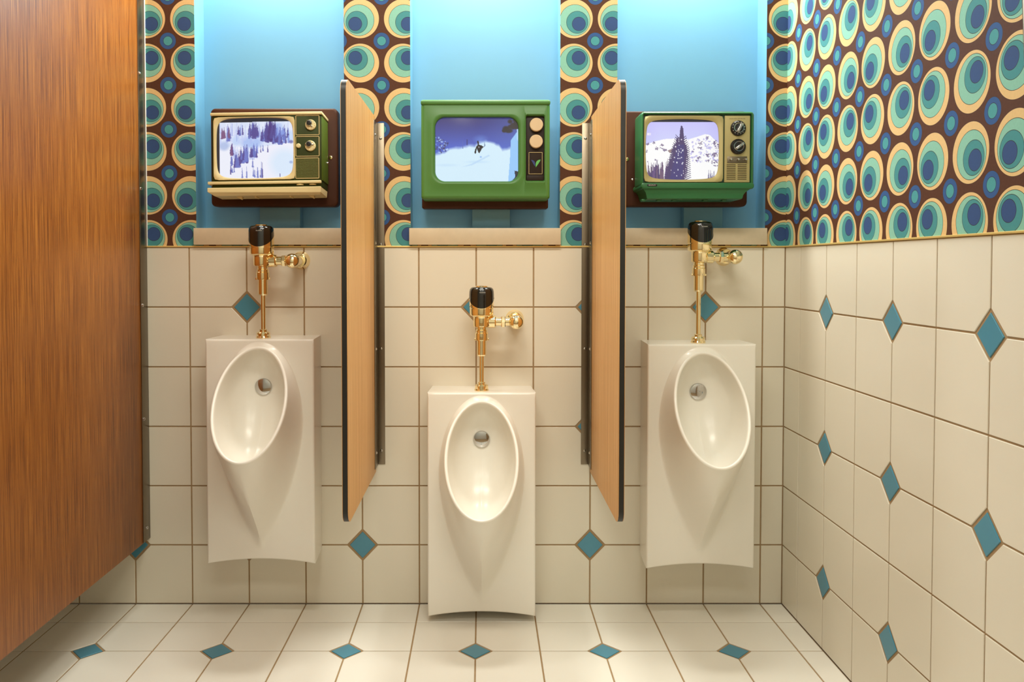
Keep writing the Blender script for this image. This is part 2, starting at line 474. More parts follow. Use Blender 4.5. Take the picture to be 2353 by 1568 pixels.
# ------------------------------------------------------------------ urinals
UH, UW, UF = 0.751, 0.3595, -0.155
def urinal(x, z, label):
    root = empty('urinal', (x, 0, z)); tag(root, label, 'urinal', 'white wall-hung urinals')
    N = 160
    zt, zb, yt, yb = 0.727, 0.388, -0.163, -0.385          # rim: top near the face, bottom well forward
    C = Vector((0, (yt + yb) / 2, (zt + zb) / 2))
    U = Vector((0, yt - yb, zt - zb)) ; bl = U.length / 2; U.normalize()
    nrm = Vector((0, -U.z, U.y))                            # out of the bowl
    aw = 0.1195
    zc = 0.47
    ang = [2 * PI * i / N for i in range(N)]
    # rectangle outline, corners snapped
    def rect_pts(w, z0, z1, arch):
        pts = []
        for a in ang:
            dx, dz = math.cos(a), math.sin(a)
            tx = (w / 2) / abs(dx) if abs(dx) > 1e-9 else 1e9
            tz = ((z1 - zc) if dz > 0 else (zc - z0)) / abs(dz) if abs(dz) > 1e-9 else 1e9
            t = min(tx, tz); pts.append([dx * t, zc + dz * t])
        for (sx, zz) in ((1, z1), (-1, z1), (1, z0), (-1, z0)):
            i = min(range(N), key=lambda i: (pts[i][0] - sx * w / 2) ** 2 + (pts[i][1] - zz) ** 2)
            pts[i] = [sx * w / 2, zz]
        for p in pts:
            if p[1] < z0 + 1e-6: p[1] += arch * (1 - (2 * p[0] / w) ** 2)
        return pts
    rings = []
    e = 0.007
    rings.append([(p[0], 0.0, p[1]) for p in rect_pts(UW - 0.016, 0.0, UH, 0.004)])
    for d in (0, 25, 50, 70, 90):
        s, c = math.sin(math.radians(d)), math.cos(math.radians(d))
        k = e * (1 - c)
        rings.append([(p[0], UF + e * (1 - s), p[1]) for p in rect_pts(UW - 2 * k, k, UH - k, 0.016)])
    # base curve of the bulge on the face
    def basep(a):
        s, c = math.sin(a), math.cos(a)
        if s >= 0: return (0.144 * c, zc + (zt + 0.017 - zc) * s)
        t = (a - PI) / (PI / 2) if a <= 1.5 * PI else (2 * PI - a) / (PI / 2)      # 0 side .. 1 tip
        wv = 0.144 * max(0.0, 1 - t ** 1.6) ** 0.85
        return ((1 if c > 0 else -1) * wv if abs(c) > 1e-9 else 0.0, zc - (zc - 0.040) * t)
    B = [basep(a) for a in ang]
    mid = []
    r_in = rings[-1]
    for fr_ in (0.5, 0.85):
        rings.append([(r_in[i][0] * (1 - fr_) + B[i][0] * fr_, UF, r_in[i][2] * (1 - fr_) + B[i][1] * fr_) for i in range(N)])
    R = [C + Vector((aw * math.cos(a), 0, 0)) + U * (bl * math.sin(a)) for a in ang]
    NS = 22
    for st in range(0, NS + 1):
        s = st / NS
        ring = []
        for i in range(N):
            lowf = max(0.0, -math.sin(ang[i])); up = max(0.0, math.sin(ang[i]))
            kk = 0.22 + 0.10 * (1 - up)
            g = (math.sqrt(s * s + kk * kk) - kk) / (math.sqrt(1 + kk * kk) - kk)
            sx = s ** (0.85 + 0.25 * up)
            x = B[i][0] * (1 - sx) + R[i].x * sx
            zz = B[i][1] * (1 - s) + R[i].z * s
            y = UF + (R[i].y - UF) * g - 0.040 * lowf * math.sin(PI * s) * s ** 0.6
            ring.append((x, y, zz))
        rings.append(ring)
    # rounded lip
    rho = 0.0058
    inw = []
    for i, a in enumerate(ang):
        t = Vector((-aw * math.sin(a), 0, 0)) + U * (bl * math.cos(a)); t.normalize()
        d = nrm.cross(t); d = d if d.dot(C - R[i]) > 0 else -d
        inw.append(d.normalized())
    for d in (30, 60, 90, 120, 150, 180):
        s, c = math.sin(math.radians(d)), math.cos(math.radians(d))
        rings.append([tuple(R[i] + inw[i] * (rho * (1 - c)) + nrm * (rho * s)) for i in range(N)])
    Ri = [R[i] + inw[i] * (2 * rho) for i in range(N)]
    # bowl inside: one smooth hollow that flattens out towards the back
    P3 = Vector((0, -0.106, 0.565))
    for st in range(1, 24):
        s = st / 24.0
        ring = []
        for i in range(N):
            sn, cs = math.sin(ang[i]), math.cos(ang[i])
            P0 = Ri[i]; lowf = max(0.0, -sn)
            P1 = P0 - nrm * (0.035 + 0.075 * lowf + 0.06 * abs(cs)) - Vector((0, 0, 0.02 * lowf))
            P2 = P3 + Vector((0.100 * cs, -0.035 * lowf, (0.125 if sn > 0 else 0.185) * sn))
            ring.append(tuple(P0 * (1 - s) ** 3 + P1 * 3 * s * (1 - s) ** 2 + P2 * 3 * s * s * (1 - s) + P3 * s ** 3))
        rings.append(ring)
    v, f = rings_vf(rings)
    v.append((0, -0.106, 0.565)); last = (len(rings) - 1) * N
    for i in range(N): f.append((last + i, last + (i + 1) % N, len(v) - 1))
    f.append(tuple(range(N)))
    mesh('body', v, f, M['porcelain'], root, 50)
    dz = 0.587
    d = lathe('spreader_cap', [(0.0, -0.0052), (0.010, -0.0049), (0.020, -0.0038), (0.0265, -0.0020), (0.0285, 0.0005), (0.0285, 0.012)], M['chrome'], root, 40, 'Y', (0, -0.112, dz))
    d['label'] = 'round chrome water spreader'
    return root
urinal(-0.7365, 0.2000, 'white porcelain urinal mounted high below the olive-green television')
urinal(-0.0020, 0.0220, 'white porcelain urinal mounted lowest, almost at the floor, between the wooden screens')
urinal(0.7272, 0.1835, 'white porcelain urinal mounted high beside the right tiled wall')

# ------------------------------------------------------------------ flush valves
def flush_valve(x, ztop, zbase, zesc, ex, label):
    """zbase: top of the urinal, ztop: top of the sensor cap, (ex, zesc): supply stop"""
    root = empty('flush_valve', (x, 0, zbase)); tag(root, label, 'flush valve', 'brass sensor flush valves')
    H = ztop - zbase; ya, yh = -0.105, -0.122
    T = lambda d: H - d                              # height measured down from the cap's top
    lathe('spud_flange', [(0.0, 0.0), (0.0245, 0.0), (0.0245, 0.004), (0.0225, 0.008), (0.0225, 0.018), (0.019, 0.022), (0.013, 0.023), (0.013, 0.029), (0.010, 0.031), (0, 0.031)], M['brass'], root, 40, 'Z', (0, ya, 0), 25)
    lathe('flush_tube', [(0.0, 0.02), (0.0078, 0.02), (0.0078, T(0.232)), (0, T(0.232))], M['brass'], root, 28, 'Z', (0, ya, 0), 25)
    lathe('vacuum_breaker', [(0.0, T(0.2365)), (0.013, T(0.2365)), (0.0155, T(0.232)), (0.0155, T(0.183)), (0.0, T(0.183))], M['brass'], root, 32, 'Z', (0, ya, 0), 25)
    nut = lathe('coupling_nut', [(0.0, T(0.184)), (0.0205, T(0.184)), (0.0215, T(0.181)), (0.0215, T(0.160)), (0.0195, T(0.157)), (0.0195, T(0.150)), (0.017, T(0.147)), (0.017, T(0.136)), (0, T(0.136))], M['brass'], root, 32, 'Z', (0, ya, 0), 25)
    for s in (-1, 1):
        box('coupling_lug', (s * 0.0205 - 0.004, -0.005, T(0.184)), (s * 0.0205 + 0.004, 0.005, T(0.177)), M['brass'], nut, 0.0008, loc=(0, ya, 0))
    # body: a barrel with a side outlet
    lathe('valve_body', [(0.0, T(0.140)), (0.018, T(0.140)), (0.026, T(0.137)), (0.0275, T(0.133)), (0.0275, T(0.108)), (0.030, T(0.103)), (0.036, T(0.100)), (0.0385, T(0.098)), (0.0395, T(0.094)), (0.0395, T(0.076)), (0.0405, T(0.074)), (0.0405, T(0.020)), (0, T(0.020))], M['brass'], root, 44, 'Z', (0, yh + 0.006, 0), 25)
    lathe('side_outlet', [(0.0, 0.0), (0.021, 0.0), (0.021, 0.044), (0.0185, 0.048), (0.013, 0.0485), (0, 0.0485)], M['brass'], root, 32, 'X', (0.0, ya - 0.004, T(0.1205)), 25)
    # sensor cap: an inclined-cut hood
    seg = 56; prof = [(0.030, 0.004), (0.0355, 0.0065), (0.0395, 0.0115), (0.0412, 0.019), (0.0418, 0.030), (0.0418, 0.036)]
    rings = []
    for (r, d) in prof:
        rings.append([(r * math.cos(2 * PI * i / seg), r * math.sin(2 * PI * i / seg), T(d)) for i in range(seg)])
    def cut(y): return 0.0735 - 0.86 * (y + 0.0418)
    for fr_ in (0.5, 1.0):
        ring = []
        for i in range(seg):
            a = 2 * PI * i / seg; y = 0.0418 * math.sin(a)
            d = 0.036 + (max(0.037, cut(y)) - 0.036) * fr_
            ring.append((0.0418 * math.cos(a), y, T(d)))
        rings.append(ring)
    rings.append([(p[0] * 0.95, p[1] * 0.95, p[2] + 0.0004) for p in rings[-1]])
    v, f = rings_vf(rings); f.append(tuple(range(seg)))
    cap = mesh('sensor_cap', v, f, M['blackgloss'], root, 40, loc=(0, yh, 0)); cap['label'] = 'black glossy sensor cap'
    # thin bright lip under the cap
    lip = []
    base = rings[-2]
    for (k_, dz) in ((0.985, 0.0), (1.012, -0.0002), (1.012, -0.0018), (0.96, -0.0018)):
        lip.append([(p[0] * k_, p[1] * k_, p[2] + dz) for p in base])
    v, f = rings_vf(lip); mesh('cap_lip', v, f, M['brass'], root, 40, loc=(0, yh, 0))
    lathe('override_button', [(0.0, T(0.0)), (0.0195, T(0.0)), (0.0215, T(0.0012)), (0.0215, T(0.0045)), (0, T(0.0045))], M['brass'], cap, 36, 'Z', (0, 0.002, 0), 30)
    text_mesh('lettering', 'SLOAN', 0.0042, M['whiteink'], cap, 0.019, (0.003, -0.0423, T(0.0215)), 0.0418)
    # supply: nut and pipe to the stop, stop body to the wall
    zs = zesc - zbase; xs = ex - x
    zo = T(0.1205)
    lathe('supply_pipe', [(0.0, 0.046), (0.0145, 0.046), (0.0145, xs - 0.004), (0, xs - 0.004)], M['brass'], root, 28, 'X', (0, ya - 0.004, zo), 25)
    hx = [(0.0, 0.0), (0.0185, 0.0), (0.0205, 0.002), (0.0205, 0.0115), (0.0185, 0.0135), (0, 0.0135)]
    lathe('hex_nut', hx, M['brass'], root, 6, 'X', (0.066, ya - 0.004, zo), 25)
    lathe('stop_body', [(0.0, -0.128), (0.0165, -0.128), (0.0215, -0.124), (0.0215, -0.086), (0.0185, -0.080), (0.0185, -0.02), (0.0, -0.02)], M['brass'], root, 36, 'Y', (xs, 0, zo), 25)
    lathe('stop_cap', [(0.0, -0.1525), (0.008, -0.1515), (0.0155, -0.148), (0.0215, -0.1415), (0.0245, -0.133), (0.0245, -0.126), (0.020, -0.122), (0, -0.122)], M['brass'], root, 40, 'Y', (xs, 0, zo), 25)
    lathe('wall_escutcheon', [(0.0, -0.034), (0.023, -0.034), (0.026, -0.030), (0.0275, -0.012), (0.031, -0.004), (0.032, 0.0), (0.0, 0.0)], M['brass'], root, 44, 'Y', (xs, 0, zo + 0.002), 25)
    return root
flush_valve(-0.7365, 1.331, 0.950, 1.2200, -0.632, 'brass flush valve with black sensor cap above the urinal nearest the stall partition')
flush_valve(-0.0020, 1.127, 0.772, 1.0070, 0.1135, 'brass flush valve with black sensor cap on the lowest, middle urinal')
flush_valve(0.7272, 1.344, 0.9335, 1.2235, 0.842, 'brass flush valve with black sensor cap above the urinal nearest the right wall')

# ------------------------------------------------------------------ wooden screens between the urinals
def privacy_screen(xf, side, label):
    """xf: plane of the face the bracket sits on; side: +1 when that face looks to +x"""
    z0, z1, y0, y1, th, r = 0.482, 1.704, -0.622, -0.042, 0.0165, 0.038
    root = empty('privacy_screen', (xf, 0, z0)); tag(root, label, 'partition', 'wooden urinal screens')
    H = z1 - z0
    # profile in y,z with the two front corners rounded
    prof = [(y1, 0.0), (y1, H)]
    for i in range(9):
        a = PI / 2 + PI / 2 * i / 8; prof.append((y0 + r + r * math.cos(a), H - r + r * math.sin(a)))
    for i in range(9):
        a = PI + PI / 2 * i / 8; prof.append((y0 + r + r * math.cos(a), r + r * math.sin(a)))
    n = len(prof); t = -side * th
    sk = 0.0012
    def slab(name, xa, xb, mat, shrink=0.0):
        v = [(xa, y, z) for (y, z) in prof] + [(xb, y, z) for (y, z) in prof]
        f = [tuple(range(n)), tuple(range(n, 2 * n))] + [(i, (i + 1) % n, n + (i + 1) % n, n + i) for i in range(n)]
        return mesh(name, v, f, mat, root, 30)
    slab('panel', 0.0, -side * sk, M['partwood']); slab('panel', t + side * sk, t, M['partwood'])
    c = slab('edge_band', -side * sk, t + side * sk, M['blackedge']); c['label'] = 'black core and edge of the screen'
    # angle brackets, one flange on the wall and one on the panel, on both faces
    zb0, zb1 = 0.497 - z0, 1.689 - z0
    for (xa, s) in ((0.0, side), (t, -side)):
        bw = 0.0265 if s == side else 0.026
        br = box('angle_bracket', (min(xa, xa + s * bw), -0.003, zb0), (max(xa, xa + s * bw), -0.0002, zb1), M['steel'], root, 0.0006)
        box('panel_flange', (min(xa, xa + s * 0.0025), -0.078, zb0), (max(xa, xa + s * 0.0025), -0.003, zb1), M['steel'], br, 0.0006)
        for zz in (1.640, 1.272, 0.908, 0.549):
            lathe('screw', [(0.0, -0.0068), (0.0028, -0.0062), (0.0046, -0.0042), (0.0052, -0.003), (0, -0.003)], M['chrome'], br, 14, 'Y', (xa + s * 0.0145, 0, zz - z0 - 0.004))
            pr_ = [(0.0, 0.0062), (0.0028, 0.0056), (0.0046, 0.004), (0.0052, 0.0025), (0, 0.0025)]
            lathe('screw', [(rr, s * hh) for (rr, hh) in pr_], M['chrome'], br, 14, 'X', (xa, -0.052, zz - z0))
    return root
privacy_screen(-0.367, 1, 'light oak privacy screen with black edge between the olive and the bright green television')
privacy_screen(0.3730, -1, 'light oak privacy screen with black edge between the bright green and the emerald television')

# ------------------------------------------------------------------ the toilet stall's side
st = empty('stall_partition', (-1.172, 0, 0)); tag(st, 'tall brown wood-veneer stall partition filling the left side', 'partition')
box('panel', (-0.026, -1.70, 0.2325), (0.0, -0.030, 2.30), M['stallwood'], st, 0.001)
ch = box('wall_channel', (-0.0005, -0.054, 0.236), (0.0035, -0.0002, 2.30), M['steel'], st, 0.0006)
ch['label'] = 'brushed steel wall channel'
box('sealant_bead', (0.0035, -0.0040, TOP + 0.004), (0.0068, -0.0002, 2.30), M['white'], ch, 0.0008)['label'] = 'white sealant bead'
for zz in (1.850, 1.457, 1.058, 0.665, 0.282):
    lathe('screw', [(0.0, 0.0095), (0.003, 0.0088), (0.0055, 0.0065), (0.006, 0.0035), (0, 0.0035)], M['chrome'], ch, 14, 'X', (0, -0.046 if zz > 0.4 else -0.032, zz))

# ------------------------------------------------------------------ mounting boards
def board(x0, x1, z0, z1, r, label):
    o = prism('mounting_board', rrect(x0, x1, z0, z1, r), 0.0478, 0.0, M['boardbrown'], None, 0.007)
    return tag(o, label, 'board', 'brown boards behind the televisions')
b1 = board(-0.9435, -0.5020, 1.400, 1.7405, 0.016, 'brown rounded mounting board behind the olive-green television')
b2 = board(-0.2100, 0.2300, 1.393, 1.720, 0.006, 'dark brown mounting board showing under the bright green television')
b3 = board(0.4860, 0.9230, 1.400, 1.7310, 0.016, 'brown mounting board behind the emerald television')
def brass_screw(parent, x, z, y=0.0):
    s = lathe('screw', [(0.0, -0.006), (0.003, -0.006), (0.0034, -0.004), (0.006, -0.0035), (0.0072, -0.0015), (0.0075, 0.0), (0, 0.0)], M['brass'], parent, 20, 'Y', (x, y, z), 30)
    s['label'] = 'round brass screw'
brass_screw(b1, -0.5265, 1.570); brass_screw(b3, 0.503, 1.564)

# ------------------------------------------------------------------ television pictures (flat print on the tube), painted as numbers
def vnoise(W, H, cell, seed):
    rs = np.random.RandomState(seed); gw, gh = int(W / cell) + 3, int(H / cell) + 3
    g = rs.rand(gh, gw); y, x = np.mgrid[0:H, 0:W] / cell
    xi, yi = x.astype(int), y.astype(int); fx, fy = x - xi, y - yi
    fx, fy = fx * fx * (3 - 2 * fx), fy * fy * (3 - 2 * fy)
    return (g[yi, xi] * (1 - fx) + g[yi, xi + 1] * fx) * (1 - fy) + (g[yi + 1, xi] * (1 - fx) + g[yi + 1, xi + 1] * fx) * fy
class Pic:
    def __init__(s, x0, y0, x1, y1, W, seed):
        s.x0, s.y0, s.x1, s.y1 = x0, y0, x1, y1
        s.W = W; s.H = int(W * (y1 - y0) / (x1 - x0))
        s.Y, s.X = np.mgrid[0:s.H, 0:s.W].astype(float)
        s.X = x0 + s.X * (x1 - x0) / (s.W - 1); s.Y = y0 + s.Y * (y1 - y0) / (s.H - 1)
        s.c = np.zeros((s.H, s.W, 3)); s.seed = seed; s.rs = np.random.RandomState(seed)
    def n(s, cell): s.seed += 1; return vnoise(s.W, s.H, cell, s.seed)
    def put(s, mask, col, op=1.0):
        m = (mask.astype(float) * op)[..., None] if mask.dtype == bool else (np.clip(mask, 0, 1) * op)[..., None]
        s.c = s.c * (1 - m) + np.array(col, float) * m
    def poly(s, pts, col, op=1.0):
        m = np.zeros(s.X.shape, bool); n = len(pts)
        for i in range(n):
            (xa, ya), (xb, yb) = pts[i], pts[(i + 1) % n]
            if ya == yb: continue
            cnd = ((ya > s.Y) != (yb > s.Y)) & (s.X < (xb - xa) * (s.Y - ya) / (yb - ya) + xa); m ^= cnd
        s.put(m, col, op)
    def blob(s, x, y, rx, ry, col, op=1.0, soft=0.5):
        d = np.sqrt(((s.X - x) / rx) ** 2 + ((s.Y - y) / ry) ** 2); s.put(np.clip((1 - d) / soft, 0, 1), col, op)
    def spire(s, x, yt, yb, w, col, op=1.0):
        t = (s.Y - yt) / (yb - yt)
        jag = 0.75 + 0.5 * vnoise(s.W, s.H, 2.0, int(x * 7 + yt) % 100000)
        m = (t > 0) & (t < 1) & (np.abs(s.X - x) < np.maximum(w * 0.5 * t ** 0.8 * jag, 3.0) * np.clip((1.08 - t) * 8, 0, 1))
        s.put(m, col, op)
    def curve(s, pts): return np.interp(s.X, [p[0] for p in pts], [p[1] for p in pts])

def pic_forest():
    p = Pic(60, 40, 1810, 1430, 190, 11); p.put(p.X > -1e9, (240, 243, 255))
    n = p.n(9); p.put((p.Y < 700) & (p.X > 0), (205, 220, 250), 0.55 * 1.0); p.put(np.clip((n - 0.45) * 4, 0, 1) * (p.Y < 720), (232, 238, 255), 0.9)
    p.blob(860, 610, 330, 170, (172, 196, 246), 0.9); p.blob(520, 560, 120, 150, (190, 212, 250), 0.8); p.blob(240, 680, 150, 130, (172, 190, 232), 0.8)
    p.blob(1700, 470, 170, 160, (200, 222, 252), 0.8); p.blob(1450, 260, 140, 120, (170, 196, 248), 0.7)
    sl = p.curve([(60, 1450), (380, 1290), (760, 1060), (980, 760), (1200, 690), (1560, 650), (1810, 600)])
    p.put(p.Y > sl, (242, 243, 255)); p.blob(1600, 1080, 420, 420, (219, 236, 255), 0.9)
    rs = p.rs; pur, blu, red = (92, 82, 150), (112, 122, 196), (128, 92, 132)
    def cl(x0, x1, t0, t1, b0, b1, n, w, cols, op=0.9):
        for _ in range(n):
            x = rs.uniform(x0, x1); p.spire(x, rs.uniform(t0, t1), rs.uniform(b0, b1), rs.uniform(*w), cols[rs.randint(len(cols))], op)
    cl(140, 1720, 120, 420, 300, 640, 70, (24, 60), [(176, 192, 244), (160, 172, 234), (196, 206, 248)], 0.6); cl(430, 1000, 620, 820, 760, 1000, 30, (24, 56), [(176, 192, 246), (150, 166, 232)], 0.6)
    cl(780, 1010, 120, 320, 430, 540, 14, (45, 90), [pur, pur, blu]); cl(1040, 1150, 250, 420, 540, 610, 7, (45, 80), [pur, blu])
    cl(1180, 1400, 60, 300, 480, 640, 24, (60, 120), [pur, pur, (84, 66, 132)]); cl(1400, 1690, 200, 420, 440, 650, 24, (40, 80), [pur, blu, (140, 160, 230)])
    cl(1220, 1560, 420, 560, 600, 690, 16, (40, 70), [pur, blu]); cl(190, 290, 200, 330, 470, 530, 5, (50, 80), [red]); cl(330, 390, 150, 420, 480, 590, 6, (40, 70), [red, blu])
    cl(540, 690, 180, 300, 400, 480, 5, (40, 60), [blu, pur]); cl(360, 440, 560, 760, 820, 920, 8, (50, 80), [pur, red]); cl(370, 430, 860, 980, 1080, 1150, 5, (40, 70), [pur, blu])
    cl(340, 480, 1100, 1180, 1250, 1320, 6, (30, 50), [blu, pur]); cl(480, 600, 780, 950, 1090, 1180, 10, (50, 80), [pur, blu]); cl(600, 770, 640, 860, 980, 1090, 18, (50, 80), [pur, blu, (120, 130, 205)])
    cl(850, 990, 620, 760, 860, 960, 12, (45, 80), [blu, pur, (130, 145, 220)])
    for (x, a, b, w_) in ((645, 1170, 1405, 40), (745, 1150, 1405, 38), (895, 1180, 1380, 40), (925, 1190, 1400, 40), (990, 1140, 1405, 55), (1050, 1230, 1400, 30), (1078, 1040, 1405, 40), (1098, 1060, 1405, 34), (1490, 1250, 1390, 20), (885, 970, 1170, 50), (1120, 650, 810, 40), (1225, 670, 840, 34), (1068, 680, 840, 26)):
        p.spire(x, a, b, w_, blu if w_ > 36 else pur, 0.85)
    p.blob(1745, 600, 60, 50, (110, 110, 170), 0.8); p.blob(1740, 1060, 50, 40, (150, 170, 220), 0.7)
    p.put((p.Y < 148 - 12 * (p.X - 160) / 1600) | (p.X < 136), (38, 42, 50))
    return p
def pic_skier():
    p = Pic(60, 60, 1930, 1510, 190, 31); t = np.clip((p.Y - 100) / 640, 0, 1)[..., None]
    p.c = np.array((66, 60, 118.)) * (1 - t) + np.array((84, 104, 204.)) * t
    p.put(np.clip((p.X - 1000) / 900, 0, 1) * (p.Y < 800), (86, 112, 196), 0.5); p.put((p.Y < 112), (40, 40, 110))
    nn = (p.n(6) - 0.5) * 40
    s = p.curve([(60, 890), (280, 850), (400, 765), (640, 745), (830, 700), (950, 708), (1060, 625), (1200, 600), (1380, 650), (1490, 705), (1560, 790), (1760, 742), (1930, 700)])
    p.put(np.clip((p.Y - s + nn * 0.6 + 40) / 80, 0, 1), (214, 240, 255))
    p.blob(1080, 560, 200, 120, (120, 160, 235), 0.5, 1.0)
    rp = p.curve([(1700, 2000), (1745, 700), (1760, 560), (1870, 430), (1900, 340), (1930, 300)])
    p.poly([(1750, 580), (1880, 400), (1930, 340), (1930, 1510), (1690, 1510), (1730, 1000)], (152, 202, 252))
    p.poly([(1880, 340), (1930, 330), (1930, 640), (1890, 560)], (188, 222, 255))
    p.blob(1000, 1060, 330, 40, (180, 216, 250), 0.5, 1.0); p.poly([(640, 1180), (860, 1110), (1260, 900), (1290, 925), (900, 1130)], (188, 220, 250), 0.8)
    p.blob(1085, 950, 34, 28, (140, 185, 245), 1.0, 0.8); p.blob(320, 1130, 360, 45, (196, 226, 252), 0.7, 1.0)
    rs = p.rs
    for _ in range(70):
        x = rs.uniform(70, 360); y = rs.uniform(470 + (x - 70) * 0.5, 860)
        p.blob(x, y, rs.uniform(14, 34), rs.uniform(10, 24), [(150, 180, 240), (200, 222, 252), (70, 66, 110), (60, 62, 120)][rs.randint(4)], 0.9, 0.6)
    for _ in range(16):
        a = rs.uniform(0, 1); p.blob(1720 + 190 * a + rs.uniform(-20, 20), 220 + rs.uniform(-60, 80), 70, 60, (56, 48, 52), 1, 0.5)
    for (x, y, rx, ry) in ((1640, 330, 90, 80), (1700, 370, 110, 60), (1600, 370, 60, 50), (1870, 220, 80, 110), (1840, 130, 60, 60)): p.blob(x, y, rx, ry, (52, 46, 50), 1, 0.4)
    p.poly([(1830, 1250), (1930, 1270), (1930, 1510), (1760, 1490), (1850, 1390)], (44, 42, 56))
    p.poly([(770, 560), (795, 560), (800, 690), (765, 690)], (64, 60, 120), 0.7); p.poly([(675, 600), (690, 600), (695, 770), (680, 770)], (96, 110, 180), 0.7)
    sk = (38, 30, 34)
    p.poly([(1000, 600), (1030, 590), (1050, 650), (1045, 680), (1100, 695), (1150, 730), (1110, 770), (1080, 830), (1050, 870), (1030, 850), (1000, 770), (975, 880), (940, 870), (960, 780), (990, 710), (1020, 680)], sk)
    p.poly([(1140, 725), (1165, 700), (1160, 630), (1175, 640), (1182, 700), (1155, 740)], (70, 90, 140), 0.9); p.blob(1042, 735, 12, 24, (190, 190, 200), 1, 0.5)
    return p
def pic_spruce():
    p = Pic(70, 20, 1770, 1410, 190, 51); t = np.clip((p.Y - 100) / 450, 0, 1)[..., None]
    p.c = np.array((204, 200, 255.)) * (1 - t) + np.array((210, 214, 255.)) * t + 0 * p.c
    p.put(np.clip((np.abs(p.X - 900) - 500) / 500, 0, 1), (190, 180, 250), 0.5)
    m = p.curve([(70, 610), (300, 530), (500, 482), (720, 470), (1050, 490), (1250, 430), (1430, 370), (1530, 385), (1600, 450), (1770, 600)])
    n4, n3, n8 = p.n(4), p.n(2.2), p.n(9)
    p.put(p.Y > m, (255, 255, 255))
    rock = (p.Y > m + 15) & (p.X > 1050) & (p.Y < 1010) & (p.Y > 500 - (p.X - 1050) * 0.15)
    p.put(rock & (n4 * 0.6 + n3 * 0.4 > 0.62), (190, 185, 235), 0.9)
    for (x, y, rx, ry) in ((1330, 570, 60, 45), (1310, 680, 50, 30), (1480, 440, 30, 40), (1660, 560, 60, 50), (1710, 640, 50, 60), (1660, 830, 80, 45), (1500, 840, 50, 35), (1290, 910, 40, 40), (1250, 970, 40, 30), (1500, 970, 40, 30), (1650, 1000, 70, 45), (1660, 1070, 60, 30), (1160, 740, 40, 30), (450, 650, 45, 60), (340, 690, 40, 40), (520, 730, 40, 30), (150, 590, 60, 26), (270, 560, 30, 30), (110, 750, 20, 30), (130, 980, 26, 16), (320, 950, 40, 20)):
        d = np.sqrt(((p.X - x) / rx) ** 2 + ((p.Y - y) / ry) ** 2); p.put((d < 1.15) & (n3 > 0.42 + 0.25 * (d - 0.5)), (120, 104, 140), 0.85)
    p.poly([(580, 740), (700, 690), (720, 760), (640, 800)], (130, 104, 104), 0.8)
    rs = p.rs; dk, pu = (84, 70, 112), (108, 86, 132)
    for _ in range(46):
        x = rs.uniform(100, 640); p.spire(x, 1000 + rs.uniform(0, 230) - (x > 330) * 90 * rs.rand(), 1400, rs.uniform(30, 70), [dk, pu, (120, 96, 120)][rs.randint(3)], 0.95)
    lx = np.interp(p.Y, [170, 250, 440, 460, 560, 640, 760, 860, 980, 1100, 1250, 1400], [886, 868, 850, 790, 780, 735, 715, 680, 650, 610, 590, 555])
    rx = np.interp(p.Y, [170, 250, 440, 560, 640, 760, 900, 1050, 1250, 1400], [898, 930, 945, 950, 995, 1000, 995, 985, 975, 950])
    jag = 60 * np.sin(p.Y / 13.0 + 3 * n8) * np.clip((p.Y - 400) / 400, 0.1, 1)
    p.put((p.Y > 175) & (p.X > lx - np.abs(jag)) & (p.X < rx + np.abs(jag)), dk); p.put((p.Y > 175) & (p.X > lx + 60) & (p.X < rx - 40) & (p.Y > 600), (78, 70, 124))
    for k in range(22):
        y = 430 + 44 * k; x = np.interp(y, [430, 700, 1400], [950, 1010, 1010]); L = np.interp(y, [430, 1400], [40, 110])
        p.poly([(x - 40, y + 34), (x + L, y - 26), (x + L + 10, y - 14), (x - 30, y + 56)], dk, 0.95)
        x = np.interp(y, [430, 700, 1000, 1400], [790, 720, 680, 580])
        p.poly([(x + 40, y + 44), (x - L * 0.8, y - 40), (x - L * 0.7, y - 52), (x + 50, y + 20)], dk, 0.95)
    for _ in range(30):
        y = rs.uniform(480, 1390); x = rs.uniform(np.interp(y, [440, 1400], [800, 600]), np.interp(y, [440, 1400], [930, 960]))
        p.blob(x, y, rs.uniform(9, 20), rs.uniform(10, 28), (250, 250, 255), 1, 0.5)
    for x, a in ((1520, 1170), (1565, 1180), (1600, 1240), (1640, 1170)): p.spire(x, a, 1400, 44, (120, 112, 150), 0.9)
    for (x0, x1) in ((122, 142), (150, 174), (182, 200)): p.poly([(x0, 342), (x1, 342), (x1, 394), (x0, 394)], (246, 240, 255), 0.9)
    p.put(p.Y < 101, (24, 26, 44))
    return p
def screen(name, pic, x0, x1, z0, z1, y, bulge, mat, parent):
    W, H = pic.W, pic.H
    u, v = np.meshgrid(np.linspace(0, 1, W), np.linspace(0, 1, H))
    X = x0 + (x1 - x0) * u; Z = z1 - (z1 - z0) * v
    Yc = y - bulge * (1 - (2 * u - 1) ** 2) * (1 - (2 * v - 1) ** 2)
    V = np.stack([X, Yc, Z], -1).reshape(-1, 3)
    i = np.arange(W * H).reshape(H, W)
    F = np.stack([i[:-1, :-1], i[1:, :-1], i[1:, 1:], i[:-1, 1:]], -1).reshape(-1, 4)
    me = bpy.data.meshes.new(name); me.from_pydata(V.tolist(), [], F.tolist())
    c = np.clip(pic.c, 0, 255) / 255; c = np.where(c <= 0.04045, c / 12.92, ((c + 0.055) / 1.055) ** 2.4)
    at = me.color_attributes.new('picture', 'FLOAT_COLOR', 'POINT')
    at.data.foreach_set('color', np.concatenate([c.reshape(-1, 3), np.ones((W * H, 1))], 1).astype(np.float32).ravel())
    me.shade_smooth()
    return link(name, me, mat, parent)

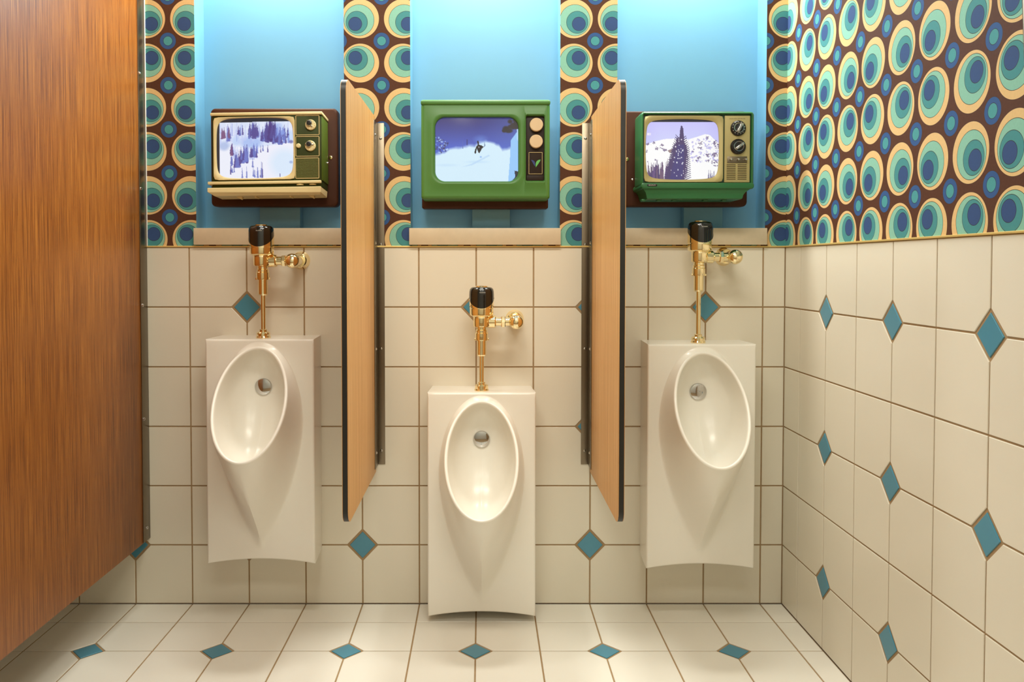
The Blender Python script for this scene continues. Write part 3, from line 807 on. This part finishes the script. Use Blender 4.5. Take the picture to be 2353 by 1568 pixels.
def crt_outline(x0, x1, z0, z1, n=96, bow=0.04, p=5.0):
    """tube-shaped opening: bowed sides, tight corners"""
    cx, cz, a, b = (x0 + x1) / 2, (z0 + z1) / 2, (x1 - x0) / 2, (z1 - z0) / 2
    pts = []
    for i in range(n):
        t = 2 * PI * i / n; c, s = math.cos(t), math.sin(t)
        r = (abs(c) ** p + abs(s) ** p) ** (-1 / p)
        X, Z = c * r, s * r
        X2 = X * (1 - bow * Z * Z); Z2 = Z * (1 - bow * 1.5 * X * X)
        pts.append((cx + a * X2, cz + b * Z2))
    return pts
def rect_match(pts, x0, x1, z0, z1, r=0.004):
    """rectangle points matching the angles of pts"""
    cx, cz = (x0 + x1) / 2, (z0 + z1) / 2; hw, hh = (x1 - x0) / 2, (z1 - z0) / 2
    n = len(pts); out = []
    for i in range(n):
        t = 2 * PI * i / n; c, s = math.cos(t), math.sin(t); p = 24.0
        q_ = (abs(c) ** p + abs(s) ** p) ** (-1 / p)
        out.append((cx + hw * c * q_, cz + hh * s * q_))
    return out
def bezel(name, outer, hole, y_back, y_face, depth, mat, parent, round_=0.003, slope=0.35):
    """picture-frame solid: outer side, face, then a sloping reveal into the hole"""
    def sc(a, b, t): return [(p[0] + (q_[0] - p[0]) * t, p[1] + (q_[1] - p[1]) * t) for p, q_ in zip(a, b)]
    rings = []
    rings.append([(x, y_back, z) for x, z in outer])
    rings.append([(x, y_face + round_ * 0.5, z) for x, z in outer])
    rings.append([(x, y_face, z) for x, z in sc(outer, hole, 0.06)])
    rings.append([(x, y_face, z) for x, z in sc(outer, hole, 1 - slope)])
    rings.append([(x, y_face + depth * 0.35, z) for x, z in sc(outer, hole, 0.97)])
    rings.append([(x, y_face + depth * 0.6, z) for x, z in hole])
    rings.append([(x, y_face + depth + 0.01, z) for x, z in hole])
    v, f = rings_vf(rings)
    return mesh(name, v, f, mat, parent, 40)
def outline_frame(name, x0, x1, z0, z1, r, wd, y, mat, parent):
    a = rrect(x0, x1, z0, z1, r, 4); b = rrect(x0 + wd, x1 - wd, z0 + wd, z1 - wd, max(r - wd, 0.0006), 4)
    rings = [[(p[0], y + 0.002, p[1]) for p in a], [(p[0], y - 0.0010, p[1]) for p in a], [(p[0], y - 0.0010, p[1]) for p in b], [(p[0], y + 0.002, p[1]) for p in b]]
    v, f = rings_vf(rings); return mesh(name, v, f, mat, parent, 40)
def knob(name, x, z, y, r, h, mat, parent, seg=36, bev=0.0015):
    return lathe(name, [(0.0, y - h), (r - bev, y - h), (r, y - h + bev), (r, y), (0, y)], mat, parent, seg, 'Y', (x, 0, z), 30)

# ------------------------------------------------------------------ television one: olive with cream trim
S1 = 688.5
def make_tv1():
    root = empty('television', (-0.7235, -0.115, 1.5868), (math.radians(-3.0), math.radians(-0.85), 0))
    tag(root, 'olive-green portable television with cream trim showing a snowy forest slope', 'television', 'vintage televisions in the niches')
    X = lambda p: (p - 609.0) / S1
    Z = lambda p: (340.0 - p) / S1
    D = 0.108
    # cabinet: open-fronted olive shell
    cab = box('cabinet', (X(486), 0.004, Z(432)), (X(738), D, Z(262)), M['olive'], root, 0.003)
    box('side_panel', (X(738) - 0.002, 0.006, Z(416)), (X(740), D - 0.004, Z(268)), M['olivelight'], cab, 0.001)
    top = box('top_trim', (X(484), -0.004, Z(264.5)), (X(741), D, Z(258)), M['creamplastic'], root, 0.002)
    box('middle_trim', (X(478), -0.006, Z(423)), (X(737), D, Z(416.5)), M['creamplastic'], root, 0.002)
    # bezel with the tube opening
    hole = crt_outline(X(497.5), X(673.5), Z(409.5), Z(270.2), 96, 0.030, 8.0)
    bezel('bezel', rect_match(hole, X(491), X(677.3), Z(413), Z(268)), hole, 0.006, -0.003, 0.012, M['creamplastic'], root, 0.002, 0.45)
    screen('screen', pic_forest(), X(496), X(675), Z(411), Z(269), 0.0035, 0.004, SCRMAT, root)
    # control panels
    for (x0, x1, z0, z1) in ((679, 734, 265.5, 311.8), (678.5, 733.5, 314, 361)):
        outline_frame('panel_outline', X(x0), X(x1), Z(z1), Z(z0), 0.004, 0.0023, 0.003, M['gold'], root)
    for (cx, cz, ang) in ((714.2, 288.4, -52), (713, 336.8, 0)):
        d = knob('dial', X(cx), Z(cz), 0.004, 0.0175, 0.008, M['creamplastic'], root)
        b = box('pointer_bar', (-0.0145, -0.0095, -0.0014), (0.0145, -0.004, 0.0014), M['chrome'], d, 0.0006, loc=(X(cx - 1.5), 0, Z(cz - 2.5)), rot=(0, math.radians(-ang), 0))
        lathe('knob_collar', [(0.0, -0.0125), (0.0088, -0.0125), (0.0095, -0.011), (0.0095, -0.004), (0, -0.004)], M['chrome'], d, 28, 'Y', (X(cx - 2), 0, Z(cz - 3)))
        lathe('knob_centre', [(0.0, -0.0165), (0.0065, -0.016), (0.0078, -0.0145), (0.0078, -0.010), (0, -0.010)], M['blackknob'], d, 28, 'Y', (X(cx - 2), 0, Z(cz - 3)))
        for k in range(11):
            a = 2 * PI * k / 11 + 0.3
            box('dial_mark', (-0.0006, -0.0046, -0.0010), (0.0006, -0.0039, 0.0010), M['darkink'], d, loc=(X(cx) + 0.0145 * math.cos(a), 0, Z(cz) + 0.0145 * math.sin(a)), smooth=None)
    knob('small_knob', X(686), Z(336.3), 0.004, 0.0075, 0.009, M['creamplastic'], root, 28, 0.002)
    # speaker grille: a frame and a mesh of bars
    outline_frame('panel_outline', X(677.5), X(732.5), Z(412), Z(363.5), 0.004, 0.0023, 0.003, M['gold'], root)
    bm = bmesh.new()
    for k in range(17):
        z = Z(409.5) + (Z(366) - Z(409.5)) * k / 16; box_bm((X(679.5), 0.0012, z - 0.0007), (X(730.5), 0.005, z + 0.0007), 0, bm=bm)
    for k in range(19):
        x = X(680) + (X(730) - X(680)) * k / 18; box_bm((x - 0.0005, 0.0018, Z(410)), (x + 0.0005, 0.005, Z(365.5)), 0, bm=bm)
    g = from_bm('speaker_grille', bm, M['grille'], root, None)
    # two thumb wheels in the slot, then the cream tray with its sloping underside
    for cx, mt in ((688, 'creamplastic'), (717, 'gold')):
        lathe('thumb_wheel', [(0.0, -0.0022), (0.0125, -0.0022), (0.014, 0.0), (0.0125, 0.0022), (0, 0.0022)], M[mt], root, 32, 'Z', (X(cx), 0.010, Z(425.5)))
    y0 = -0.008
    a, b = X(477.5), X(737)
    v = [(a, y0, Z(431)), (b, y0, Z(431)), (b, y0, Z(445)), (a, y0, Z(441)),
         (a, D, Z(431)), (b, D, Z(431)), (b - 0.002, D, Z(447)), (a + 0.012, D, Z(447)), (b - 0.004, y0 + 0.012, Z(449)), (a + 0.02, y0 + 0.012, Z(449))]
    f = [(0, 1, 2, 3), (0, 4, 5, 1), (1, 5, 6, 8, 2), (0, 3, 9, 7, 4), (3, 2, 8, 9), (9, 8, 6, 7), (4, 7, 6, 5)]
    tr = mesh('base_tray', v, f, M['creamplastic'], root)
    md = tr.modifiers.new('bevel', 'BEVEL'); md.width = 0.0018; md.segments = 2
    for cx in (541, 708):
        vv = [(X(cx - 9), 0.025, Z(446)), (X(cx + 9), 0.025, Z(446)), (X(cx + 9), 0.032, Z(456)), (X(cx + 5), 0.075, Z(446)), (X(cx - 9), 0.075, Z(446)), (X(cx + 8), 0.026, Z(456))]
        mesh('foot', vv, [(0, 1, 5), (1, 3, 2, 5), (0, 5, 2, 4), (4, 2, 3), (0, 4, 3, 1)], M['creamplastic'], root)
    for cx in (582, 662):
        box('rib', (X(cx - 2), 0.02, Z(452)), (X(cx + 2), 0.06, Z(446.5)), M['creamplastic'], root, 0.0005)
    lathe('side_screw', [(0.0, 0.004), (0.003, 0.0035), (0.004, 0.0015), (0.004, -0.001), (0, -0.001)], M['chrome'], root, 16, 'X', (X(740), 0.088, Z(366)))
    return root
SCRMAT = screen_mat('lit_screen', 0.95)
make_tv1()

# ------------------------------------------------------------------ television two: chunky bright green
def make_tv2():
    S = 685.0
    root = empty('television', (0.0112, -0.100, 1.5835)); tag(root, 'bright green chunky television showing a skier on a powder slope', 'television', 'vintage televisions in the niches')
    X = lambda p: (p - 1115.5) / S
    Z = lambda p: (343.5 - p) / S
    D = 0.0995
    x0, x1, z0, z1 = X(967.5), X(1263.5), Z(457), Z(230)
    # shell with rounded edges and two openings cut by building the face from rings
    N = 112
    hole = []
    hp = rrect(X(1000), X(1190.5), Z(416), Z(269.5), 0.034, N // 4 - 1)
    cxh, czh = X(1095), Z(343)
    outer_l = []
    # left block face: ring from hole to a rectangle that ends at the control recess
    rx0, rx1 = x0 + 0.010, X(1206)
    def ray_rect(p, a0, a1, b0, b1, c):
        dx, dz = p[0] - c[0], p[1] - c[1]
        t = 1e9
        if abs(dx) > 1e-9: t = min(t, ((a1 if dx > 0 else a0) - c[0]) / dx)
        if abs(dz) > 1e-9: t = min(t, ((b1 if dz > 0 else b0) - c[1]) / dz)
        return (c[0] + dx * t, c[1] + dz * t)
    def face_with_hole(hp, a0, a1, b0, b1, lipw, rec, name, parent):
        c = ((a0 + a1) / 2, (b0 + b1) / 2); c = (sum(p[0] for p in hp) / len(hp), sum(p[1] for p in hp) / len(hp))
        out = [list(ray_rect(p, a0, a1, b0, b1, c)) for p in hp]
        for cr in ((a0, b0), (a0, b1), (a1, b0), (a1, b1)):
            i = min(range(len(out)), key=lambda i: (out[i][0] - cr[0]) ** 2 + (out[i][1] - cr[1]) ** 2); out[i] = list(cr)
        grow = lambda k: [(c[0] + (p[0] - c[0]) * (1 + k), c[1] + (p[1] - c[1]) * (1 + k)) for p in hp]
        rings = [[(p[0], 0.0, p[1]) for p in out]]
        rings.append([(p[0], 0.0, p[1]) for p in grow(lipw)])
        rings.append([(p[0], -0.0035, p[1]) for p in grow(lipw * 0.62)])
        rings.append([(p[0], -0.0030, p[1]) for p in grow(lipw * 0.30)])
        rings.append([(p[0], 0.0015, p[1]) for p in grow(lipw * 0.08)])
        rings.append([(p[0], 0.006, p[1]) for p in hp]); rings.append([(p[0], rec, p[1]) for p in hp])
        return rings_vf(rings)
    bev = 0.011
    V, F = [], []
    def add(vf):
        b = len(V); V.extend(vf[0]); F.extend([tuple(i + b for i in t) for t in vf[1]])
    add(face_with_hole(hp, x0 + bev, X(1203.5), z0 + bev, z1 - 0.016, 0.16, 0.02, 'face', root))
    hp2 = rrect(X(1208.5), X(1250.5), Z(414.5), Z(266.5), 0.005, N // 4 - 1)
    add(face_with_hole(hp2, X(1203.5), x1 - bev, z0 + bev, z1 - 0.016, 0.13, 0.022, 'face', root))
    # edge rounding: rectangular rings out from the face rectangle
    prof = [(0.0, 0.0), (0.004, 0.0008), (0.0075, 0.0032), (0.010, 0.0065), (0.011, 0.011), (0.011, D)]
    ring = []
    for (o_, y_) in prof:
        a0, a1, b0 = x0 + bev - o_, x1 - bev + o_, z0 + bev - o_
        b1 = z1 - 0.016 + o_ * 0.45
        pts = [(a0, b0), (a1, b0), (a1, b1), (a0, b1)]
        cr = rrect(a0, a1, b0, b1, 0.003 + o_ * 0.55, 5)
        ring.append([(p[0], y_, p[1]) for p in cr])
    add(rings_vf(ring)); F.append(tuple(range(len(V) - len(ring[-1]), len(V))))
    shell = mesh('cabinet', V, F, M['green'], root, 45)
    # heavy rounded lip along the top
    box('top_lip', (x0 - 0.001, -0.006, z1 - 0.018), (x1 + 0.001, D, z1), M['green'], shell, 0.0075, 4)
    screen('screen', pic_skier(), X(998), X(1192.5), Z(418), Z(267.5), 0.010, 0.004, SCRMAT, root)
    pnl = box('control_panel', (X(1208), 0.010, Z(415)), (X(1251), 0.02, Z(266)), M['darkbrown'], root, 0.001)
    for (cx, cz) in ((1232, 286.8), (1231.4, 325)): knob('knob', X(cx), Z(cz), 0.0105, 0.0222, 0.016, M['beigeknob'], root, 44, 0.0018)
    outline_frame('label_plate_border', X(1215), X(1246.5), Z(399), Z(349), 0.0012, 0.0013, 0.0088, M['gold'], pnl)
    def emblem(pts, mat, nm):
        P = [(X(1190 + a / 8.711), 0.0085, Z(250 + b / 8.711)) for (a, b) in pts]; n = len(P)
        v = P + [(p[0], 0.0105, p[2]) for p in P]
        mesh(nm, v, [tuple(range(n)), tuple(range(n, 2 * n))] + [(i, (i + 1) % n, n + (i + 1) % n, n + i) for i in range(n)], mat, pnl)
    emblem([(457, 1008), (412, 1016), (378, 1040), (362, 1075), (356, 1120), (361, 1162), (385, 1128), (418, 1082), (442, 1045)], M['leafgreen'], 'emblem_leaf')
    emblem([(262, 1016), (300, 1020), (330, 1040), (346, 1075), (348, 1115), (338, 1145), (318, 1110), (295, 1068)], M['leafblue'], 'emblem_leaf')
    box('panel_foot', (X(1210), 0.0075, Z(414)), (X(1249), 0.012, Z(402)), M['darkbrown'], pnl, 0.001)
    return root
make_tv2()

# ------------------------------------------------------------------ television three: emerald with champagne panel
def make_tv3():
    S = 698.0
    root = empty('television', (0.7092, -0.150, 1.5760)); tag(root, 'emerald green portable television with champagne panel showing a spruce before mountains', 'television', 'vintage televisions in the niches')
    X = lambda p: (p - 1603.3) / S
    Z = lambda p: (343.8 - p) / S
    D = 0.1495
    x0, x1, z0, z1 = X(1474), X(1733), Z(433), Z(255)
    # shell: frame around a recess
    prof = [(0.0, 0.012, 0.010), (0.0, 0.002, 0.010), (-0.001, 0.0, 0.010), (-0.0035, -0.001, 0.012), (-0.0065, 0.001, 0.014), (-0.0085, 0.005, 0.016), (-0.009, 0.012, 0.016), (-0.009, 0.10, 0.016), (0.004, D, 0.016)]
    ix0, ix1, iz0, iz1 = X(1478.5), X(1726.5), Z(421), Z(262.5)
    ring = []
    for (o_, y_, r) in prof:
        bot = o_ * (1.0 + 0.35 * (o_ < 0))
        ring.append([(p[0], y_, p[1]) for p in rrect(min(ix0 + o_, ix0 + o_), ix1 - o_, iz0 + bot, iz1 - o_, 0.003 + 0.010 * max(0, min(1, -o_ / 0.009)), 6)])
    V, F = rings_vf(ring); F.append(tuple(range(len(V) - len(ring[-1]), len(V))))
    shell = mesh('cabinet', V, F, M['emerald'], root, 45)
    rec = box('recess', (ix0, 0.0095, iz0), (ix1, 0.02, iz1), M['darkgreen'], root)
    # chin and pedestal below
    def slabby(name, pts, ya, yb, bev):
        return prism(name, pts, yb, ya, M['emerald'], root, bev)
    chin = slabby('chin', rrect(X(1473.5), X(1733), Z(433.5), Z(419.5), 0.008), -0.003, D - 0.01, 0.004)
    v, n_ = [], 8
    secs = [(Z(431), X(1477), X(1729), 0.002), (Z(436), X(1481), X(1722), 0.004), (Z(441), X(1485), X(1715), 0.008), (Z(447), X(1487), X(1711), 0.010), (Z(455), X(1489), X(1709), 0.011), (Z(456.5), X(1491), X(1707), 0.014)]
    for (z, a, b, y) in secs: v += [(a, y, z), (b, y, z), (b, D - 0.012, z), (a, D - 0.012, z)]
    f = [(0, 1, 2, 3), tuple(range(len(v) - 4, len(v)))]
    for k in range(len(secs) - 1):
        for i in range(4): f.append((4 * k + i, 4 * k + (i + 1) % 4, 4 * k + 4 + (i + 1) % 4, 4 * k + 4 + i))
    ped = mesh('pedestal', v, f, M['emerald'], root, 40)
    for cx in (1484, 1520, 1556, 1628, 1672):
        box('foot', (X(cx - 5), 0.030, Z(460)), (X(cx + 5), 0.055, Z(455.5)), M['emerald'], root, 0.0015)
    # metal bezel with the tube opening
    hole = crt_outline(X(1484.8), X(1653), Z(412), Z(273.5), 96, 0.045, 10.0)
    bezel('bezel', rect_match(hole, X(1480.3), X(1662.3), Z(418.2), Z(265.6)), hole, 0.0095, 0.002, 0.010, M['metalpanel'], root, 0.002, 0.5)
    screen('screen', pic_spruce(), X(1483), X(1655.5), Z(414), Z(272), 0.0085, 0.004, SCRMAT, root)
    # control panel
    pnl = prism('control_panel', rrect(X(1665.6), X(1723.6), Z(418.5), Z(265.8), 0.0012, 3), 0.0098, 0.0035, M['metalpanel'], root, 0.0008)
    text_mesh('lettering', 'SOLID STATE', 0.0042, M['darkink'], pnl, 0.052, (X(1694), 0.0030, Z(272.8)))
    for (cx, cz, ang, mk) in ((1695.6, 294.8, 62, 1), (1695.6, 336.9, 38, 0)):
        d = lathe('dial', [(0.0, -0.006), (0.021, -0.006), (0.0235, -0.004), (0.0250, -0.002), (0.0250, 0.004), (0, 0.004)], M['blackknob'], root, 48, 'Y', (X(cx), 0, Z(cz)), 30)
        lathe('chrome_ring', [(0.0145, -0.0065), (0.0145, -0.0105), (0.0165, -0.0105), (0.0165, -0.006)], M['chrome'], d, 40, 'Y', (X(cx), 0, Z(cz)), 30)
        lathe('knob_barrel', [(0.0, -0.010), (0.0145, -0.010), (0.0145, -0.005), (0, -0.005)], M['blackknob'], d, 36, 'Y', (X(cx), 0, Z(cz)), 30)
        box('grip_bar', (-0.0155, -0.021, -0.0042), (0.0155, -0.009, 0.0042), M['chrome'], d, 0.0013, loc=(X(cx) + 0.001, 0, Z(cz)), rot=(0, math.radians(-ang), 0))
        if mk:
            for k in range(13):
                a = 2 * PI * k / 13 + 0.2
                lathe('dial_mark', [(0.0, -0.0066), (0.0011, -0.0066), (0.0011, -0.0055), (0, -0.0055)], M['whiteink'], d, 8, 'Y', (X(cx) + 0.0200 * math.cos(a), 0, Z(cz) + 0.0200 * math.sin(a)))
        else:
            for k in range(32):
                a = 2 * PI * k / 32
                box('knurl', (-0.0006, -0.0052, -0.0016), (0.0006, -0.003, 0.0016), M['darkbrown'], d, smooth=None, loc=(X(cx) + 0.0232 * math.cos(a), 0, Z(cz) + 0.0232 * math.sin(a)), rot=(0, PI / 2 - a, 0))
    sp = box('switch_plate', (X(1671.6), 0.0022, Z(374.6)), (X(1717), 0.004, Z(359)), M['steel'], root, 0.0005)
    for cx in (1679.5, 1696.2, 1713.2):
        lathe('switch_knob', [(0.0, -0.010), (0.0032, -0.0095), (0.0042, -0.0075), (0.0042, 0.0025), (0, 0.0025)], M['chrome'], sp, 20, 'Y', (X(cx), 0, Z(366.6)))
    for k in range(9):
        zc = Z(378.2 + 4.09 * k)
        for (a, b) in ((1670.7, 1691), (1695.8, 1716.3)):
            box('vent_slot', (X(a), 0.0024, zc - 0.0011), (X(b), 0.0042, zc + 0.0011), M['slot'], pnl, smooth=None)
    # name badge under the screen
    bd = prism('name_badge', rrect(X(1487), X(1510), Z(428), Z(423), 0.0035, 5), 0.0, -0.0045, M['blackknob'], root, 0.0004)
    text_mesh('lettering', 'SONY', 0.0052, M['whiteink'], bd, 0.024, (X(1498.5), -0.0052, Z(425.5)))
    lathe('side_screw', [(0.0, -0.004), (0.003, -0.0035), (0.004, -0.0015), (0.004, 0.001), (0, 0.001)], M['chrome'], root, 16, 'X', (X(1470), 0.125, Z(403)))
    return root
make_tv3()
